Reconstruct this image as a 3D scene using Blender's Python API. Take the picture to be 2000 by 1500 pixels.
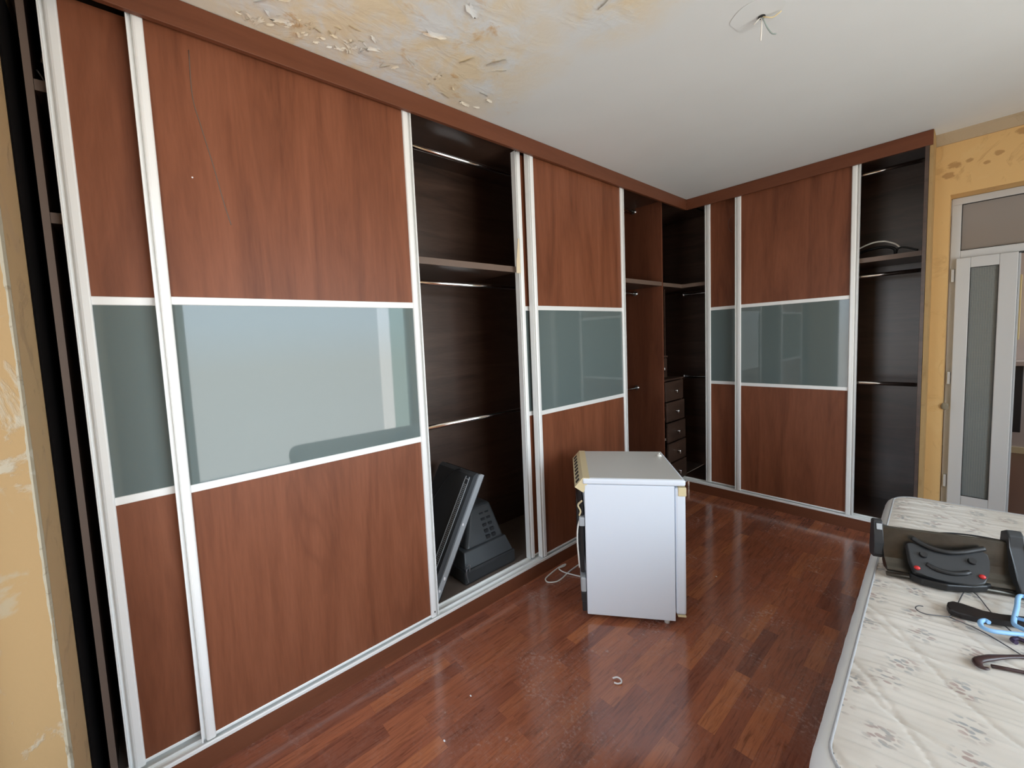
import bpy, bmesh, math, random
from mathutils import Vector, Matrix, noise
random.seed(7)
sc = bpy.context.scene
COL = sc.collection
for o in list(bpy.data.objects):
    bpy.data.objects.remove(o)

# ------------------------------------------------------------------ camera, sky, exposure
cam = bpy.data.objects.new('camera', bpy.data.cameras.new('camera'))
COL.objects.link(cam)
_f = Vector((-0.7706, 0.6327, -0.0769)).normalized()
_r = Vector((0.6370, 0.7695, -0.0469)); _r = (_r - _f * _r.dot(_f)).normalized()
_u = _r.cross(_f)
m = Matrix((( _r.x, _u.x, -_f.x, 1.8080), (_r.y, _u.y, -_f.y, 0.0), (_r.z, _u.z, -_f.z, 1.5733), (0, 0, 0, 1)))
cam.matrix_world = m
cam.data.sensor_width = 36.0
cam.data.lens = 808.356 / 2000 * 36.0
cam.data.shift_x = 0.0308
cam.data.shift_y = -0.01126
cam.data.clip_start = 0.02
sc.camera = cam

vs = sc.view_settings
vs.view_transform = 'Standard'; vs.look = 'None'; vs.gamma = 1.0; vs.use_curve_mapping = False
vs.exposure = 1.0

world = bpy.data.worlds.new('World'); sc.world = world; world.use_nodes = True
wn = world.node_tree; wn.nodes.clear()
w_out = wn.nodes.new('ShaderNodeOutputWorld'); w_bg = wn.nodes.new('ShaderNodeBackground')
w_tc = wn.nodes.new('ShaderNodeTexCoord'); w_sep = wn.nodes.new('ShaderNodeSeparateXYZ')
w_rmp = wn.nodes.new('ShaderNodeValToRGB'); w_map = wn.nodes.new('ShaderNodeMapRange')
w_map.inputs['From Min'].default_value = -1; w_map.inputs['From Max'].default_value = 1
wn.links.new(w_tc.outputs['Generated'], w_sep.inputs[0])
wn.links.new(w_sep.outputs['Z'], w_map.inputs['Value'])
wn.links.new(w_map.outputs[0], w_rmp.inputs[0])
e = w_rmp.color_ramp.elements
e[0].position = 0.0; e[0].color = (0.82, 0.79, 0.75, 1)
e[1].position = 1.0; e[1].color = (0.74, 0.86, 1.0, 1)
a = e.new(0.48); a.color = (0.81, 0.79, 0.76, 1)
a = e.new(0.53); a.color = (0.80, 0.90, 1.0, 1)
wn.links.new(w_rmp.outputs[0], w_bg.inputs['Color'])
w_bg.inputs['Strength'].default_value = 7.2
wn.links.new(w_bg.outputs[0], w_out.inputs[0])

def portal(name, loc, rot, sx, sy):
    l = bpy.data.lights.new(name, 'AREA'); l.shape = 'RECTANGLE'; l.size = sx; l.size_y = sy
    l.cycles.is_portal = True
    o = bpy.data.objects.new(name, l); o.location = loc; o.rotation_euler = rot; COL.objects.link(o)
portal('window_daylight_portal', (0.71, -0.50, 1.38), (math.radians(90), 0, 0), 0.88, 2.04)
portal('side_window_daylight_portal', (3.86, 1.805, 1.245), (0, math.radians(90), 0), 2.41, 2.89)
portal('hall_daylight_portal', (3.72, 7.25, 1.6), (0, math.radians(90), 0), 1.0, 0.7)

# ------------------------------------------------------------------ materials
def nd(t, kind, **kw):
    n = t.nodes.new('ShaderNode' + kind)
    for k, v in kw.items(): setattr(n, k, v)
    return n
def mat(name, col=(0.8, 0.8, 0.8), rough=0.5, metal=0.0, spec=0.5, coat=0.0):
    m = bpy.data.materials.new(name); m.use_nodes = True
    b = m.node_tree.nodes['Principled BSDF']
    b.inputs['Base Color'].default_value = (*col, 1); b.inputs['Roughness'].default_value = rough
    b.inputs['Metallic'].default_value = metal; b.inputs['Specular IOR Level'].default_value = spec
    b.inputs['Coat Weight'].default_value = coat
    return m
def coords(t, scale=(1, 1, 1), out='Object', rot=(0, 0, 0)):
    tc = nd(t, 'TexCoord'); mp = nd(t, 'Mapping'); mp.inputs['Scale'].default_value = scale
    mp.inputs['Rotation'].default_value = rot
    t.links.new(tc.outputs[out], mp.inputs[0]); return mp.outputs[0]
def ramp(t, fac, stops):
    r = nd(t, 'ValToRGB'); el = r.color_ramp.elements
    while len(el) > 1: el.remove(el[0])
    el[0].position = stops[0][0]; el[0].color = (*stops[0][1], 1)
    for p, c in stops[1:]:
        x = el.new(p); x.color = (*c, 1)
    t.links.new(fac, r.inputs[0]); return r.outputs[0]
def noisetex(t, vec, scale, detail=4, rough=0.55, dist=0.0):
    n = nd(t, 'TexNoise'); n.inputs['Scale'].default_value = scale; n.inputs['Detail'].default_value = detail
    n.inputs['Roughness'].default_value = rough; n.inputs['Distortion'].default_value = dist
    t.links.new(vec, n.inputs['Vector']); return n.outputs['Fac']
def mixc(t, fac, a, b, mode='MIX'):
    mx = nd(t, 'Mix', data_type='RGBA', blend_type=mode)
    if isinstance(fac, (int, float)): mx.inputs['Factor'].default_value = fac
    else: t.links.new(fac, mx.inputs['Factor'])
    for s, v in (('A', a), ('B', b)):
        sk = [i for i in mx.inputs if i.name == s and i.type == 'RGBA'][0]
        if isinstance(v, tuple): sk.default_value = (*v, 1)
        else: t.links.new(v, sk)
    return [o for o in mx.outputs if o.type == 'RGBA'][0]
def mathn(t, op, a, b=None, clamp=False):
    n = nd(t, 'Math', operation=op, use_clamp=clamp)
    for i, v in enumerate((a, b)):
        if v is None: continue
        if isinstance(v, (int, float)): n.inputs[i].default_value = v
        else: t.links.new(v, n.inputs[i])
    return n.outputs[0]
def bump(t, b, h, strength=0.2, dist=0.01):
    bp = nd(t, 'Bump'); bp.inputs['Strength'].default_value = strength; bp.inputs['Distance'].default_value = dist
    t.links.new(h, bp.inputs['Height']); t.links.new(bp.outputs[0], b.inputs['Normal'])

def wood(name, c_dark, c_mid, c_light, rough=0.42, grain='z', figure=True, scale=1.0):
    m = mat(name, c_mid, rough, 0, 0.25); t = m.node_tree; b = t.nodes['Principled BSDF']
    st = {'z': (1, 1, 0.09), 'y': (1, 0.09, 1), 'x': (0.09, 1, 1), 'xy': (0.10, 0.10, 1)}[grain]
    v = coords(t, st)
    n1 = noisetex(t, v, 7 * scale, 5, 0.6, 1.2)
    n2 = noisetex(t, v, 90 * scale, 3, 0.6)
    c = ramp(t, n1, [(0.30, c_dark), (0.50, c_mid), (0.72, c_light)])
    f = mathn(t, 'MULTIPLY_ADD', n2, 0.5); t.nodes[-1].inputs[2].default_value = 0.72
    c2 = mixc(t, 0.55, c, ramp(t, n2, [(0.35, c_dark), (0.6, c_light)]), 'MIX')
    c = mixc(t, 0.30, c, c2)
    if figure:
        v2 = coords(t, (1, 1, 0.16) if grain == 'z' else st)
        w = nd(t, 'TexNoise'); w.inputs['Scale'].default_value = 3.2; w.inputs['Detail'].default_value = 2
        w.inputs['Distortion'].default_value = 2.4; t.links.new(v2, w.inputs['Vector'])
        k = ramp(t, w.outputs['Fac'], [(0.60, (0, 0, 0)), (0.67, (1, 1, 1)), (0.74, (0, 0, 0))])
        c = mixc(t, mathn(t, 'MULTIPLY', k, 0.38), c, c_dark)
    t.links.new(c, b.inputs['Base Color'])
    bump(t, b, n2, 0.06, 0.002)
    return m
M = {}
M['door_wood'] = wood('reddish_walnut_laminate', (0.120, 0.037, 0.0165), (0.192, 0.063, 0.029), (0.238, 0.083, 0.041), 0.42)
M['fascia_wood'] = wood('reddish_walnut_fascia', (0.120, 0.039, 0.018), (0.150, 0.050, 0.024), (0.170, 0.059, 0.029), 0.42, 'xy', False)
M['wenge'] = wood('dark_wenge_laminate', (0.030, 0.016, 0.011), (0.058, 0.031, 0.021), (0.090, 0.050, 0.034), 0.33, 'xy', False, 1.6); M['wenge'].node_tree.nodes['Principled BSDF'].inputs['Specular IOR Level'].default_value = 0.75
M['divider_wood'] = wood('reddish_divider_laminate', (0.10, 0.032, 0.016), (0.15, 0.050, 0.025), (0.19, 0.065, 0.033), 0.42, 'z', False)
M['dusty_bottom'] = wood('dusty_bottom_laminate', (0.10, 0.075, 0.060), (0.135, 0.105, 0.088), (0.17, 0.135, 0.115), 0.6, 'xy', False)
M['edge'] = mat('brown_edge_band', (0.155, 0.105, 0.080), 0.42)
M['alu'] = mat('satin_aluminium', (0.88, 0.885, 0.87), 0.32, 0.12)
M['chrome'] = mat('chrome', (0.85, 0.85, 0.85), 0.14, 1.0)
M['gap_shade'] = mat('painted_gap_shade', (0.004, 0.003, 0.003), 0.9, 0, 0.1)  # near-black colour that paints the shade in the end gap
M['black'] = mat('black_plastic', (0.012, 0.012, 0.013), 0.42)
M['tv_black'] = mat('dusty_black_plastic', (0.050, 0.055, 0.060), 0.40)
M['tv_grey'] = mat('scuffed_grey_plastic', (0.34, 0.36, 0.38), 0.36)
M['charcoal'] = mat('charcoal_plastic', (0.026, 0.028, 0.031), 0.40)
M['white_pvc'] = mat('white_pvc', (0.54, 0.55, 0.56), 0.35)
M['gasket'] = mat('black_gasket', (0.02, 0.02, 0.02), 0.6)
M['fridge'] = mat('white_enamel', (0.80, 0.85, 0.93), 0.28)
M['fridge_top'] = mat('greyish_white_worktop', (0.62, 0.61, 0.58), 0.38)
M['cream'] = mat('yellowed_cream_plastic', (0.74, 0.62, 0.38), 0.45)
M['cable_white'] = mat('white_cable', (0.82, 0.80, 0.74), 0.45)
M['red'] = mat('red_button', (0.62, 0.03, 0.03), 0.35)
M['blue'] = mat('light_blue_plastic', (0.30, 0.56, 0.90), 0.38)
M['hanger_black'] = mat('black_lacquered_wood', (0.012, 0.008, 0.008), 0.5)
M['hanger_brown'] = mat('dark_brown_plastic', (0.045, 0.020, 0.020), 0.35)
M['purple'] = mat('dark_violet_plastic', (0.05, 0.03, 0.07), 0.4)
M['wire'] = mat('grey_wire', (0.16, 0.16, 0.17), 0.35, 0.8)
M['plug_grey'] = mat('grey_bracket_plastic', (0.42, 0.44, 0.46), 0.45)
M['paper'] = mat('cream_strip', (0.72, 0.60, 0.42), 0.6)
M['debris'] = mat('white_plastic_debris', (0.85, 0.83, 0.84), 0.4)
M['green_wire'] = mat('greenish_wire', (0.30, 0.36, 0.34), 0.5)

def glass_paint():
    m = mat('painted_glass', (0.125, 0.158, 0.155), 0.03, 0, 0.5)
    b = m.node_tree.nodes['Principled BSDF']; b.inputs['IOR'].default_value = 1.55
    b.inputs['Specular IOR Level'].default_value = 0.42
    return m
M['glass_paint'] = glass_paint()

def bronze():
    m = mat('bronze_metal', (0.10, 0.085, 0.06), 0.30, 0.8); t = m.node_tree; b = t.nodes['Principled BSDF']
    n = noisetex(t, coords(t, (6, 6, 6)), 3)
    t.links.new(ramp(t, n, [(0.3, (0.068, 0.062, 0.052)), (0.7, (0.105, 0.095, 0.08))]), b.inputs['Base Color'])
    return m
M['bronze'] = bronze()

def clear_glass(name, gloss=0.08, tint=(1, 1, 1)):
    m = bpy.data.materials.new(name); m.use_nodes = True; t = m.node_tree; t.nodes.clear()
    o = nd(t, 'OutputMaterial'); mx = nd(t, 'MixShader'); tr = nd(t, 'BsdfTransparent'); g = nd(t, 'BsdfGlossy')
    tr.inputs[0].default_value = (*tint, 1); g.inputs['Roughness'].default_value = 0.02; mx.inputs[0].default_value = gloss
    t.links.new(tr.outputs[0], mx.inputs[1]); t.links.new(g.outputs[0], mx.inputs[2]); t.links.new(mx.outputs[0], o.inputs[0])
    return m
M['window_glass'] = clear_glass('window_glass', 0.06)
M['dimming_pane'] = clear_glass('dimming_pane', 0.05, (0.77, 0.79, 0.80))  # tint added to dim daylight and its reflection in the sliding doors
M['strong_dimming_pane'] = clear_glass('strong_dimming_pane', 0.05, (0.60, 0.68, 0.66))  # stronger added tint, leaves a brighter band reflected next to it
M['near_dimming_pane'] = clear_glass('near_dimming_pane', 0.05, (0.66, 0.67, 0.68))  # tint added to lower the daylight reaching the corner wardrobe
M['transom_glass'] = mat('milky_transom_glass', (0.25, 0.22, 0.20), 0.12, 0, 0.6)
def reeded():
    m = mat('reeded_glass', (0.20, 0.22, 0.22), 0.18, 0, 0.7); t = m.node_tree; b = t.nodes['Principled BSDF']
    br = nd(t, 'TexBrick'); br.offset = 0.0
    br.inputs['Scale'].default_value = 1; br.inputs['Brick Width'].default_value = 0.011; br.inputs['Row Height'].default_value = 0.011
    br.inputs['Mortar Size'].default_value = 0.0016; br.inputs['Mortar Smooth'].default_value = 0.6
    tc = nd(t, 'TexCoord'); sp = nd(t, 'SeparateXYZ'); cb = nd(t, 'CombineXYZ')
    t.links.new(tc.outputs['Object'], sp.inputs[0]); t.links.new(sp.outputs['X'], cb.inputs[0]); t.links.new(sp.outputs['Z'], cb.inputs[1])
    t.links.new(cb.outputs[0], br.inputs['Vector'])
    bump(t, b, br.outputs['Fac'], 0.6, 0.004)
    t.links.new(mixc(t, mathn(t, 'MULTIPLY', br.outputs['Fac'], 0.6), (0.17, 0.19, 0.19), (0.25, 0.28, 0.27)), b.inputs['Base Color'])
    return m
M['reeded'] = reeded()

def floor_mat():
    m = mat('jatoba_parquet', (0.2, 0.07, 0.04), 0.2, 0, 0.5); t = m.node_tree; b = t.nodes['Principled BSDF']
    tc = nd(t, 'TexCoord'); sp = nd(t, 'SeparateXYZ'); cb = nd(t, 'CombineXYZ')
    t.links.new(tc.outputs['Object'], sp.inputs[0]); t.links.new(sp.outputs['Y'], cb.inputs[0]); t.links.new(sp.outputs['X'], cb.inputs[1])
    br = nd(t, 'TexBrick'); br.offset = 0.37; br.offset_frequency = 2; br.squash = 1.35; br.squash_frequency = 3
    br.inputs['Color1'].default_value = (0, 0, 0, 1); br.inputs['Color2'].default_value = (1, 1, 1, 1)
    br.inputs['Scale'].default_value = 1; br.inputs['Brick Width'].default_value = 0.40; br.inputs['Row Height'].default_value = 0.066
    br.inputs['Mortar Size'].default_value = 0.0006; br.inputs['Mortar'].default_value = (0.2, 0.2, 0.2, 1)
    t.links.new(cb.outputs[0], br.inputs['Vector'])
    tone = ramp(t, br.outputs['Color'], [(0.0, (0.21, 0.074, 0.046)), (0.2, (0.28, 0.094, 0.052)), (0.5, (0.335, 0.114, 0.060)), (0.78, (0.37, 0.128, 0.064)), (1.0, (0.46, 0.165, 0.072))])
    off = nd(t, 'VectorMath', operation='MULTIPLY_ADD')
    t.links.new(br.outputs['Color'], off.inputs[0]); off.inputs[1].default_value = (9, 5, 3); t.links.new(cb.outputs[0], off.inputs[2])
    mp = nd(t, 'Mapping'); mp.inputs['Scale'].default_value = (2.2, 26, 1); t.links.new(off.outputs[0], mp.inputs[0])
    g = noisetex(t, mp.outputs[0], 3, 5, 0.65, 0.8)
    c = mixc(t, 0.85, tone, ramp(t, g, [(0.28, (0.42, 0.38, 0.37)), (0.5, (0.92, 0.9, 0.9)), (0.75, (1.15, 1.08, 1.0))]), 'MULTIPLY')
    d = noisetex(t, coords(t, (1, 1, 1)), 2.4, 8, 0.70, 1.2)
    d2 = noisetex(t, coords(t, (1, 1, 1)), 60, 4, 0.7)
    dust = mathn(t, 'MULTIPLY', ramp(t, d, [(0.46, (0, 0, 0)), (0.68, (1, 1, 1))]), ramp(t, d2, [(0.42, (0, 0, 0)), (0.68, (1, 1, 1))]))
    c = mixc(t, mathn(t, 'MULTIPLY', dust, 0.42), c, (0.42, 0.30, 0.27))
    sv = nd(t, 'TexVoronoi', feature='DISTANCE_TO_EDGE', voronoi_dimensions='2D'); sv.inputs['Scale'].default_value = 1
    t.links.new(coords(t, (5, 9, 1), rot=(0, 0, 0.5)), sv.inputs['Vector'])
    scr = mathn(t, 'MULTIPLY', ramp(t, sv.outputs['Distance'], [(0.0, (1, 1, 1)), (0.012, (0, 0, 0))]), ramp(t, d, [(0.5, (0, 0, 0)), (0.6, (1, 1, 1))]))
    c = mixc(t, mathn(t, 'MULTIPLY', scr, 0.25), c, (0.45, 0.33, 0.28))
    t.links.new(c, b.inputs['Base Color'])
    b.inputs['Coat Weight'].default_value = 0.55; b.inputs['Coat Roughness'].default_value = 0.17
    ro = mathn(t, 'MULTIPLY_ADD', d, 0.25); t.nodes[-1].inputs[2].default_value = 0.04
    t.links.new(mathn(t, 'ADD', ro, mathn(t, 'MULTIPLY', dust, 0.22)), b.inputs['Roughness'])
    h = mathn(t, 'ADD', mathn(t, 'MULTIPLY', br.outputs['Fac'], -0.4), mathn(t, 'MULTIPLY', g, 0.25))
    bump(t, b, h, 0.10, 0.002)
    return m
M['floor'] = floor_mat()

def sphere_mask(t, c, r0, r1, scale=(1, 1, 1)):
    tc = nd(t, 'TexCoord'); s = nd(t, 'VectorMath', operation='SUBTRACT'); s.inputs[1].default_value = c
    t.links.new(tc.outputs['Object'], s.inputs[0])
    mu = nd(t, 'VectorMath', operation='MULTIPLY'); mu.inputs[1].default_value = scale; t.links.new(s.outputs[0], mu.inputs[0])
    ln = nd(t, 'VectorMath', operation='LENGTH'); t.links.new(mu.outputs[0], ln.inputs[0])
    mr = nd(t, 'MapRange'); mr.inputs['From Min'].default_value = r0; mr.inputs['From Max'].default_value = r1
    mr.inputs['To Min'].default_value = 1; mr.inputs['To Max'].default_value = 0
    t.links.new(ln.outputs['Value'], mr.inputs['Value']); return mr.outputs[0]

def ceiling_mat():
    m = mat('ceiling_paint', (0.70, 0.69, 0.66), 0.85, 0, 0.2); t = m.node_tree; b = t.nodes['Principled BSDF']
    big = noisetex(t, coords(t), 1.3, 3)
    base = ramp(t, big, [(0.3, (0.675, 0.695, 0.685)), (0.7, (0.715, 0.74, 0.735))])
    region = mathn(t, 'MAXIMUM', sphere_mask(t, (0.25, 0.85, 0), 0.42, 0.80, (1.0, 0.9, 0)), sphere_mask(t, (0.92, 1.45, 0), 0.05, 0.32, (1, 1, 0)))
    n = noisetex(t, coords(t), 4.5, 6, 0.62, 0.3)
    st = mathn(t, 'MULTIPLY', region, ramp(t, n, [(0.38, (0, 0, 0)), (0.56, (1, 1, 1))]))
    c = mixc(t, mathn(t, 'MULTIPLY', st, 0.9), base, (0.74, 0.62, 0.42))
    n2 = noisetex(t, coords(t, (1, 0.6, 1), rot=(0, 0, 0.5)), 10, 6, 0.6, 0.4)
    st2 = mathn(t, 'MULTIPLY', region, ramp(t, n2, [(0.60, (0, 0, 0)), (0.68, (1, 1, 1))]))
    c = mixc(t, mathn(t, 'MULTIPLY', st2, 0.8), c, (0.60, 0.40, 0.20))
    t.links.new(c, b.inputs['Base Color'])
    fine = noisetex(t, coords(t), 55, 5, 0.6)
    peel = mathn(t, 'MULTIPLY', mathn(t, 'MULTIPLY', n2, region), 1.6)
    bump(t, b, mathn(t, 'ADD', mathn(t, 'MULTIPLY', fine, 0.07), peel), 0.45, 0.012)
    return m
M['ceiling'] = ceiling_mat()

def wall_mat(name, base, alt, stain, amount=0.5, sc_=4.0, spots=()):
    m = mat(name, base, 0.85, 0, 0.2); t = m.node_tree; b = t.nodes['Principled BSDF']
    n = noisetex(t, coords(t), sc_, 6, 0.6, 0.6)
    c = ramp(t, n, [(0.35, base), (0.58, base), (0.64, alt)])
    n2 = noisetex(t, coords(t), sc_ * 0.8, 7, 0.65, 1.2)
    k = ramp(t, n2, [(0.56, (0, 0, 0)), (0.63, (1, 1, 1))])
    c = mixc(t, mathn(t, 'MULTIPLY', k, amount), c, stain)
    if spots:
        acc = None
        for sx, sz, sr in spots:
            q = sphere_mask(t, (sx, 0, sz), sr * 0.2, sr * 1.3, (1, 0, 1.5))
            acc = q if acc is None else mathn(t, 'MAXIMUM', acc, q)
        n3 = noisetex(t, coords(t), 22, 5, 0.6, 0.5)
        sp_ = ramp(t, mathn(t, 'MULTIPLY', acc, n3), [(0.26, (0, 0, 0)), (0.36, (1, 1, 1))])
        c = mixc(t, mathn(t, 'MULTIPLY', sp_, 0.75), c, (0.37, 0.205, 0.08))
    t.links.new(c, b.inputs['Base Color'])
    f = noisetex(t, coords(t), 60, 4)
    bump(t, b, mathn(t, 'ADD', mathn(t, 'MULTIPLY', f, 0.2), k), 0.35, 0.006)
    return m
M['wall_yellow'] = wall_mat('ochre_wall_paint', (0.66, 0.425, 0.185), (0.67, 0.445, 0.20), (0.48, 0.29, 0.12), 0.5, 5.0, [(1.835, 2.605, 0.040), (1.796, 2.560, 0.026), (1.716, 2.600, 0.030), (1.655, 2.590, 0.050), (1.63, 2.53, 0.045), (1.93, 2.70, 0.05), (1.99, 2.69, 0.05)])
M['reveal'] = wall_mat('peeling_ochre_reveal', (0.26, 0.166, 0.077), (0.26, 0.20, 0.124), (0.29, 0.25, 0.185), 0.9, 5.0)
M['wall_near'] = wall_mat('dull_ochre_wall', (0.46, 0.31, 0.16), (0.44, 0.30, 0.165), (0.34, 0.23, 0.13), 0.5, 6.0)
M['plaster'] = wall_mat('crumbling_plaster', (0.25, 0.215, 0.155), (0.30, 0.27, 0.21), (0.18, 0.14, 0.09), 0.7, 24.0)
M['taupe'] = wall_mat('taupe_cove_paint', (0.42, 0.33, 0.22), (0.44, 0.35, 0.24), (0.36, 0.27, 0.16), 0.4, 6.0)
M['return_paint'] = wall_mat('brownish_return_paint', (0.42, 0.275, 0.125), (0.43, 0.28, 0.13), (0.34, 0.21, 0.09), 0.5, 6.0)
M['light_block'] = mat('light_block_render', (0.22, 0.19, 0.17), 0.9)  # for the added light-blocking wall outside
M['hall_wall'] = mat('pinkish_hall_paint', (0.60, 0.50, 0.44), 0.8)
M['hall_floor'] = mat('brown_hall_floor', (0.13, 0.06, 0.035), 0.4)
M['hall_yellow'] = mat('yellow_hall_curtain', (0.72, 0.58, 0.28), 0.8)

def mattress_top():
    m = mat('quilted_floral_ticking', (0.68, 0.63, 0.57), 0.85, 0, 0.2); t = m.node_tree; b = t.nodes['Principled BSDF']
    base = ramp(t, noisetex(t, coords(t), 3.0, 4), [(0.3, (0.64, 0.585, 0.515)), (0.7, (0.71, 0.665, 0.61))])
    v = nd(t, 'TexVoronoi', feature='F1', voronoi_dimensions='2D'); v.inputs['Scale'].default_value = 8.2; v.inputs['Randomness'].default_value = 0.55
    wp = nd(t, 'VectorMath', operation='MULTIPLY'); wp.inputs[1].default_value = (1.0, 0.80, 0)
    t.links.new(coords(t), wp.inputs[0]); t.links.new(wp.outputs[0], v.inputs['Vector'])
    leaf = nd(t, 'TexVoronoi', feature='F1', voronoi_dimensions='2D'); leaf.inputs['Scale'].default_value = 75; leaf.inputs['Randomness'].default_value = 1.0
    mp2 = coords(t, (0.55, 1.0, 0), rot=(0, 0, 0.6)); t.links.new(mp2, leaf.inputs['Vector'])
    blob = ramp(t, v.outputs['Distance'], [(0.16, (1, 1, 1)), (0.34, (0, 0, 0))])
    lf = ramp(t, leaf.outputs['Distance'], [(0.30, (1, 1, 1)), (0.40, (0, 0, 0))])
    k = mathn(t, 'MULTIPLY', blob, lf)
    hue = ramp(t, noisetex(t, coords(t), 26, 1), [(0.42, (0.20, 0.23, 0.26)), (0.50, (0.28, 0.27, 0.26)), (0.58, (0.32, 0.20, 0.185))])
    c = mixc(t, mathn(t, 'MULTIPLY', k, 0.62), base, hue)
    t.links.new(c, b.inputs['Base Color'])
    bump(t, b, noisetex(t, coords(t, (1, 1, 0)), 220, 2), 0.1, 0.002)
    return m
M['mattress_top'] = mattress_top()
M['mattress_side'] = mat('white_mattress_border', (0.74, 0.75, 0.74), 0.85, 0, 0.2)
M['piping'] = mat('grey_mattress_piping', (0.42, 0.42, 0.43), 0.8, 0, 0.2)
M['bed_base'] = mat('beige_bed_base', (0.55, 0.48, 0.36), 0.7)

# ------------------------------------------------------------------ mesh helpers
class MB:
    """collects shapes, then links them as one mesh object"""
    def __init__(self): self.bm = bmesh.new()
    def box(self, a, b, bev=0.0, f=None, seg=2):
        x0, x1 = sorted((a[0], b[0])); y0, y1 = sorted((a[1], b[1])); z0, z1 = sorted((a[2], b[2]))
        t = bmesh.new()
        vs_ = [t.verts.new(p) for p in ((x0, y0, z0), (x1, y0, z0), (x1, y1, z0), (x0, y1, z0), (x0, y0, z1), (x1, y0, z1), (x1, y1, z1), (x0, y1, z1))]
        for q in ((0, 3, 2, 1), (4, 5, 6, 7), (0, 1, 5, 4), (1, 2, 6, 5), (2, 3, 7, 6), (3, 0, 4, 7)):
            t.faces.new([vs_[i] for i in q])
        if bev: bmesh.ops.bevel(t, geom=t.edges[:] , offset=bev, segments=seg, profile=0.5, affect='EDGES')
        return self._add(t, f)
    def _add(self, t, f=None):
        if f:
            for v in t.verts: v.co = Vector(f(*v.co))
        mp = {v: self.bm.verts.new(v.co) for v in t.verts}
        for fc in t.faces:
            try:
                nf = self.bm.faces.new([mp[v] for v in fc.verts]); nf.smooth = fc.smooth
            except ValueError: pass
        t.free(); return self
    def prism(self, pts, h0, h1, f=None, bev=0.0, seg=2):
        """polygon pts (2D) extruded from h0 to h1; f maps (a,b,h) to xyz"""
        t = bmesh.new()
        lo = [t.verts.new((p[0], p[1], h0)) for p in pts]; hi = [t.verts.new((p[0], p[1], h1)) for p in pts]
        t.faces.new(lo[::-1]); t.faces.new(hi)
        for i in range(len(pts)):
            j = (i + 1) % len(pts); t.faces.new((lo[i], lo[j], hi[j], hi[i]))
        if bev: bmesh.ops.bevel(t, geom=t.edges[:], offset=bev, segments=seg, profile=0.5, affect='EDGES')
        return self._add(t, f)
    def tube(self, pts, r, n=8, closed=False, flat=1.0):
        pts = [Vector(p) for p in pts]; rs = r if isinstance(r, (list, tuple)) else [r] * len(pts)
        t = bmesh.new(); rings = []; up = None; N = len(pts)
        for i, p in enumerate(pts):
            a = pts[(i - 1) % N] if (closed or i > 0) else p; b = pts[(i + 1) % N] if (closed or i < N - 1) else p
            d = (b - a).normalized()
            if up is None:
                up = Vector((0, 0, 1)) if abs(d.z) < 0.9 else Vector((1, 0, 0))
            s = d.cross(up).normalized(); u2 = s.cross(d).normalized()
            if abs(d.dot(Vector((0, 0, 1)))) >= 0.9: up = u2
            rings.append([t.verts.new(p + (s * math.cos(q) + u2 * math.sin(q) * flat) * rs[i]) for q in [2 * math.pi * k / n for k in range(n)]])
        for i in range(N if closed else N - 1):
            A, B = rings[i], rings[(i + 1) % N]
            for k in range(n):
                fc = t.faces.new((A[k], A[(k + 1) % n], B[(k + 1) % n], B[k])); fc.smooth = True
        if not closed: t.faces.new(rings[0][::-1]); t.faces.new(rings[-1])
        return self._add(t)
    def cyl(self, p0, p1, r, n=20): return self.tube([p0, p1], r, n)
    def ball(self, c, r, sx=1, sy=1, sz=1, n=12):
        t = bmesh.new(); bmesh.ops.create_uvsphere(t, u_segments=n, v_segments=n // 2 + 2, radius=r)
        for v in t.verts: v.co = Vector((v.co.x * sx, v.co.y * sy, v.co.z * sz)) + Vector(c)
        for fc in t.faces: fc.smooth = True
        return self._add(t)
    def quad(self, pts):
        self.bm.faces.new([self.bm.verts.new(p) for p in pts]); return self
    def build(self, name, mt, parent=None, label=None, bev=None):
        bmesh.ops.recalc_face_normals(self.bm, faces=self.bm.faces[:])
        me = bpy.data.meshes.new(name); 
        o = bpy.data.objects.new(name, me); COL.objects.link(o)
        if parent:
            top = parent; off = Vector((0, 0, 0))
            while top is not None: off += top.location; top = top.parent
            o.parent = parent
            for v in self.bm.verts: v.co -= off
        self.bm.to_mesh(me); self.bm.free()
        me.materials.append(M[mt] if isinstance(mt, str) else mt)
        if label: o['label'] = label
        return o
def smooth(pts, n=6, closed=False):
    P = [Vector(p) for p in pts]; out = []; N = len(P)
    for i in range(N if closed else N - 1):
        p1, p2 = P[i], P[(i + 1) % N]
        p0 = P[(i - 1) % N] if (closed or i > 0) else p1 * 2 - p2
        p3 = P[(i + 2) % N] if (closed or i < N - 2) else p2 * 2 - p1
        for k in range(n):
            s = k / n
            out.append(0.5 * ((2 * p1) + (p2 - p0) * s + (2 * p0 - 5 * p1 + 4 * p2 - p3) * s * s + (3 * p1 - p0 - 3 * p2 + p3) * s ** 3))
    if not closed: out.append(P[-1])
    return out
def thing(name, label, cat, loc=(0, 0, 0), group=None):
    o = bpy.data.objects.new(name, None); o.empty_display_size = 0.1; COL.objects.link(o); o.location = loc
    o['label'] = label; o['category'] = cat
    if group: o['group'] = group
    return o
def tag(o, label, cat, group=None, kind=None):
    o['label'] = label; o['category'] = cat
    if group: o['group'] = group
    if kind: o['kind'] = kind
    return o
def struct(o, label=None, cat=None):
    o['kind'] = 'structure'
    if label: o['label'] = label
    if cat: o['category'] = cat
    return o

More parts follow.
